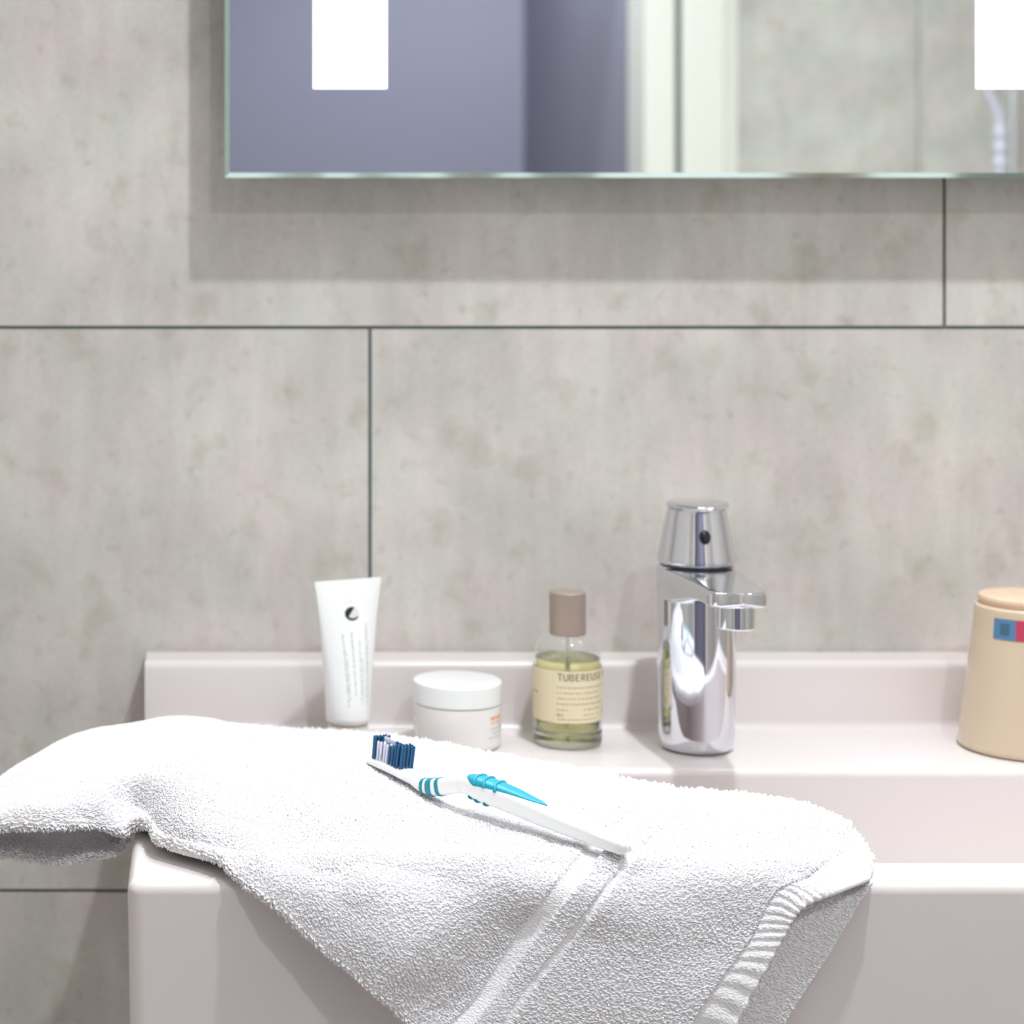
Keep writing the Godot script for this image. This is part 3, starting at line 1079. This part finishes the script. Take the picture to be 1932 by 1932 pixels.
func build_toothbrush() -> void:
	var origin := at(806, 1483, 1.14)
	var t := thing("toothbrush", "white and teal toothbrush with dark blue bristles lying on the towel", "toothbrush", origin)
	# centre line: picture point, distance, half width, half thickness
	var line := [
		[702, 1430, 1.184, 0.0035, 0.0016], [712, 1435, 1.180, 0.0060, 0.0022], [740, 1446, 1.168, 0.0068, 0.0024], [766, 1459, 1.157, 0.0064, 0.0024],
		[784, 1471, 1.149, 0.0042, 0.0026], [802, 1482, 1.141, 0.0036, 0.0036], [822, 1485, 1.134, 0.0040, 0.0042], [846, 1483, 1.126, 0.0040, 0.0042],
		[868, 1480, 1.119, 0.0040, 0.0040], [888, 1481, 1.113, 0.0052, 0.0048], [915, 1490, 1.106, 0.0064, 0.0056], [960, 1508, 1.096, 0.0064, 0.0056],
		[1010, 1530, 1.085, 0.0058, 0.0052], [1060, 1551, 1.073, 0.0056, 0.0047], [1110, 1571, 1.061, 0.0056, 0.0044], [1150, 1587, 1.051, 0.0053, 0.0040],
		[1172, 1596, 1.045, 0.0047, 0.0036], [1182, 1600, 1.0425, 0.0036, 0.0027], [1187, 1602, 1.0413, 0.0018, 0.0014], [1188, 1602.5, 1.041, 0.0004, 0.0003],
	]
	var pts := []
	var hw := []
	var hd := []
	for p in line:
		pts.append(at(p[0], p[1], p[2] - 0.0175) - origin)
		hw.append(Vector3(p[3] * 1.16, p[4] * 1.16, 0))
	# frames along the line
	var up0 := Vector3(0.10, 1.0, 0.05).normalized()
	var n := 450
	var rows := []
	var mid := []
	var xs := []
	var ys := []
	var sz := []
	for i in n + 1:
		var f := (pts.size() - 1.0) * i / n
		var k := clampi(int(f), 0, pts.size() - 2)
		var ft := f - k
		var a := cr(pts[maxi(k - 1, 0)], pts[k], pts[k + 1], pts[mini(k + 2, pts.size() - 1)], ft)
		var w: Vector3 = (hw[k] as Vector3).lerp(hw[k + 1], smoothstep(0.0, 1.0, ft))
		mid.append(a)
		sz.append(w)
	for i in n + 1:
		var d: Vector3 = (mid[mini(i + 1, n)] - mid[maxi(i - 1, 0)]).normalized()
		var x := d.cross(up0).normalized()
		xs.append(x)
		ys.append(x.cross(d).normalized())
	var ptat := func(i: int, a: float, extra: float) -> Vector3:
		var w: Vector3 = sz[i]
		var e := 0.72
		var ca := signf(cos(a)) * pow(absf(cos(a)), e)
		var sa := signf(sin(a)) * pow(absf(sin(a)), e)
		return mid[i] + xs[i] * ca * (w.x + extra) + ys[i] * sa * (w.y + extra)
	for i in n + 1:
		var row := PackedVector3Array()
		for k in 33:
			row.append(ptat.call(i, TAU * k / 32.0, 0.0))
		rows.append(row)
	for ends in [0, n]:
		var cap := PackedVector3Array()
		for k in 33:
			cap.append(mid[ends])
		if ends == 0:
			rows.push_front(cap)
		else:
			rows.push_back(cap)
	var body := Shape.new()
	body.grid(rows, true, true)
	var white := mat(rgb(244, 244, 242), 0.14)
	white.clearcoat_enabled = true
	white.clearcoat = 0.5
	obj("handle", body, white, t, "glossy white handle, neck and head")
	var teal := mat(rgb(20, 156, 178), 0.45)
	var teal_dark := mat(rgb(14, 138, 156), 0.5)
	var fr := func(f: float) -> int: return clampi(int(round(f / (line.size() - 1.0) * n)), 0, n)
	# rubber rings on the neck
	for b in [[4.95, 5.22], [5.50, 6.05], [6.35, 6.62]]:
		var rr := []
		var i0: int = fr.call(b[0])
		var i1: int = fr.call(b[1])
		for i in range(i0, i1 + 1):
			var row := PackedVector3Array()
			var ex := 0.00035 * sin(PI * clampf((i - i0 + 0.25) / (i1 - i0 + 0.5), 0.0, 1.0)) + 0.00005
			for k in 33:
				row.append(ptat.call(i, TAU * k / 32.0, ex))
			rr.append(row)
		var rs := Shape.new()
		rs.grid(rr, true, true)
		obj("neck_ring", rs, teal_dark, t, "dark teal rubber ring")
	# thumb grip: a tapering rubber inlay on the top of the handle
	var g0: int = fr.call(9.05)
	var g1: int = fr.call(12.45)
	var gr := []
	for i in range(g0, g1 + 1):
		var f := float(i - g0) / (g1 - g0)
		var half := 1.2 * pow(sin(PI * clampf(0.08 + 0.42 * minf(f / 0.22, 1.0), 0.0, 0.5)), 0.8) * pow(1.0 - maxf(0.0, (f - 0.22) / 0.78), 0.75) + 0.01
		var row := PackedVector3Array()
		for k in 13:
			var q := k / 12.0 * 2.0 - 1.0
			row.append(ptat.call(i, PI / 2 + q * half - 0.10, 0.0005 * (1.0 - pow(absf(q), 4.0)) + 0.00005))
		gr.append(row)
	var grip := Shape.new()
	grip.grid(gr, false, true)
	var go := obj("thumb_grip", grip, teal, t, "bright teal rubber thumb grip")
	for r in 3:
		var path := []
		for k in 9:
			var q := k / 8.0 * 2.0 - 1.0
			var i: int = fr.call(9.62 + 0.46 * r + 0.16 * q * q * (1.0 if q > 0 else 0.3))
			path.append(ptat.call(i, PI / 2 - q * 1.12 - 0.05, 0.0006))
		var rs := Shape.new()
		rs.tube(path, 0.0009, 8)
		obj("grip_ridge", rs, teal, go)
		var nub := Shape.new()
		var np := []
		for k in 7:
			var q := k / 6.0
			np.append(ptat.call(fr.call(9.40 + 0.46 * r), PI * 1.26 + q * PI * 0.5, 0.0003))
		nub.tube(np, 0.0010, 8)
		obj("lower_ridge", nub, teal_dark, t, "dark teal rubber ridge under the handle")
	# faint grey print near the end
	var ink := mat(rgb(140, 142, 146), 0.6)
	var pr := Shape.new()
	var rng := RandomNumberGenerator.new()
	rng.seed = 2
	var i := int(fr.call(13.7))
	var stop := int(fr.call(15.0))
	for q in 10:
		var f0 := lerpf(i, stop, q / 10.0)
		var ii := int(f0)
		var a := ptat.call(ii, PI / 2 - 0.20 + rng.randf_range(-0.06, 0.06), 0.00006) as Vector3
		var b := ptat.call(mini(ii + 1, n), PI / 2 + 0.02 + rng.randf_range(-0.1, 0.1), 0.00006) as Vector3
		var side: Vector3 = (mid[ii + 1] - mid[ii]).normalized() * 0.00028
		pr.grid([PackedVector3Array([a, a + side]), PackedVector3Array([b, b + side])], false, true)
	obj("print", pr, ink, t, "small grey print")
	# bristle tufts: five columns of rows, dark blue at both ends and pale in the middle
	var blue := mat(rgb(8, 84, 128), 0.5)
	var pale := mat(rgb(222, 220, 236), 0.5)
	var tuft := {}
	for hgt in [0.0138, 0.0116]:
		var s := Shape.new()
		s.lathe([rounded([Vector2(0.0, 0.0), Vector2(0.00078, 0.0), Vector2(0.00086, hgt - 0.0006), Vector2(0.0005, hgt), Vector2(0.0, hgt)], 0.0003, 2)], 10)
		tuft[hgt] = s.mesh()
	var h0: float = 1.1
	var h1: float = 2.95
	for r in 11:
		var f := lerpf(h0, h1, r / 10.0)
		var ii: int = fr.call(f)
		for c in 5:
			var off := (c - 2) / 2.0
			if r in [0, 10] and absf(off) > 0.9:
				off *= 0.85
			var is_blue: bool = r <= 1 or r >= 6 or (c in [1, 3] and r % 2 == 0)
			if c == 0 and r >= 2 and r <= 5:
				is_blue = true
			var tall: bool = r <= 1 or r >= 8 or c == 2
			var o := obj("bristle_tuft", tuft[0.0138 if tall else 0.0116], blue if is_blue else pale, t)
			var y := (ys[ii] as Vector3)
			var x := (xs[ii] as Vector3)
			y = (y + up0 * 0.6).normalized()
			x = (x - y * x.dot(y)).normalized()
			o.transform = Transform3D(Basis(x, y, x.cross(y)), mid[ii] + xs[ii] * off * 0.0050 + ys[ii] * 0.0018)

# ------------------------------------------------------------------ seen in the mirror

func build_shower() -> void:
	var t := thing("hand_shower", "chrome shower hose and hand shower hanging on a rail, seen in the mirror", "shower", Vector3(1.325, 0.9, 1.95))
	var rail := Shape.new()
	rail.tube([Vector3(0.020, -0.10, -0.005), Vector3(0.020, 0.95, -0.005)], 0.0065, 16)
	obj("rail", rail, M.chrome, t)
	for y in [-0.06, 0.91]:
		var br := Shape.new()
		br.tube([Vector3(0.020, y, -0.005), Vector3(0.020, y, 0.044)], 0.012, 14)
		obj("rail_bracket", br, M.chrome, t)
	var grey := mat(rgb(222, 219, 234), 0.3, 0.2)
	var path := []
	for k in 41:
		var y := lerpf(-0.40, 0.86, k / 40.0)
		var q := maxf(0.0, y - 0.495)
		path.append(Vector3(-0.010 - 0.032 * (1.0 - exp(-pow(q / 0.055, 2.0))), y, -0.03))
	var hose := Shape.new()
	hose.tube(path, 0.0085, 14)
	obj("hose", hose, grey, t, "pale grey shower hose")
	for k in 12:
		var rib := Shape.new()
		rib.lathe([rounded([Vector2(0.0070, -0.0105), Vector2(0.0128, -0.006), Vector2(0.0128, 0.006), Vector2(0.0070, 0.0105)], 0.006, 4)], 24, 0, TAU, Vector3(-0.010, 0.480 - 0.0250 * k, -0.03))
		obj("hose_rib", rib, grey, t)
	var head := Shape.new()
	head.lathe([rounded([Vector2(0.0, 0.0), Vector2(0.045, 0.0), Vector2(0.05, 0.01), Vector2(0.02, 0.05), Vector2(0.012, 0.10), Vector2(0.0, 0.10)], 0.006)], 36, 0, TAU, Vector3(-0.042, 0.82, -0.05))
	obj("shower_head", head, M.chrome, t)
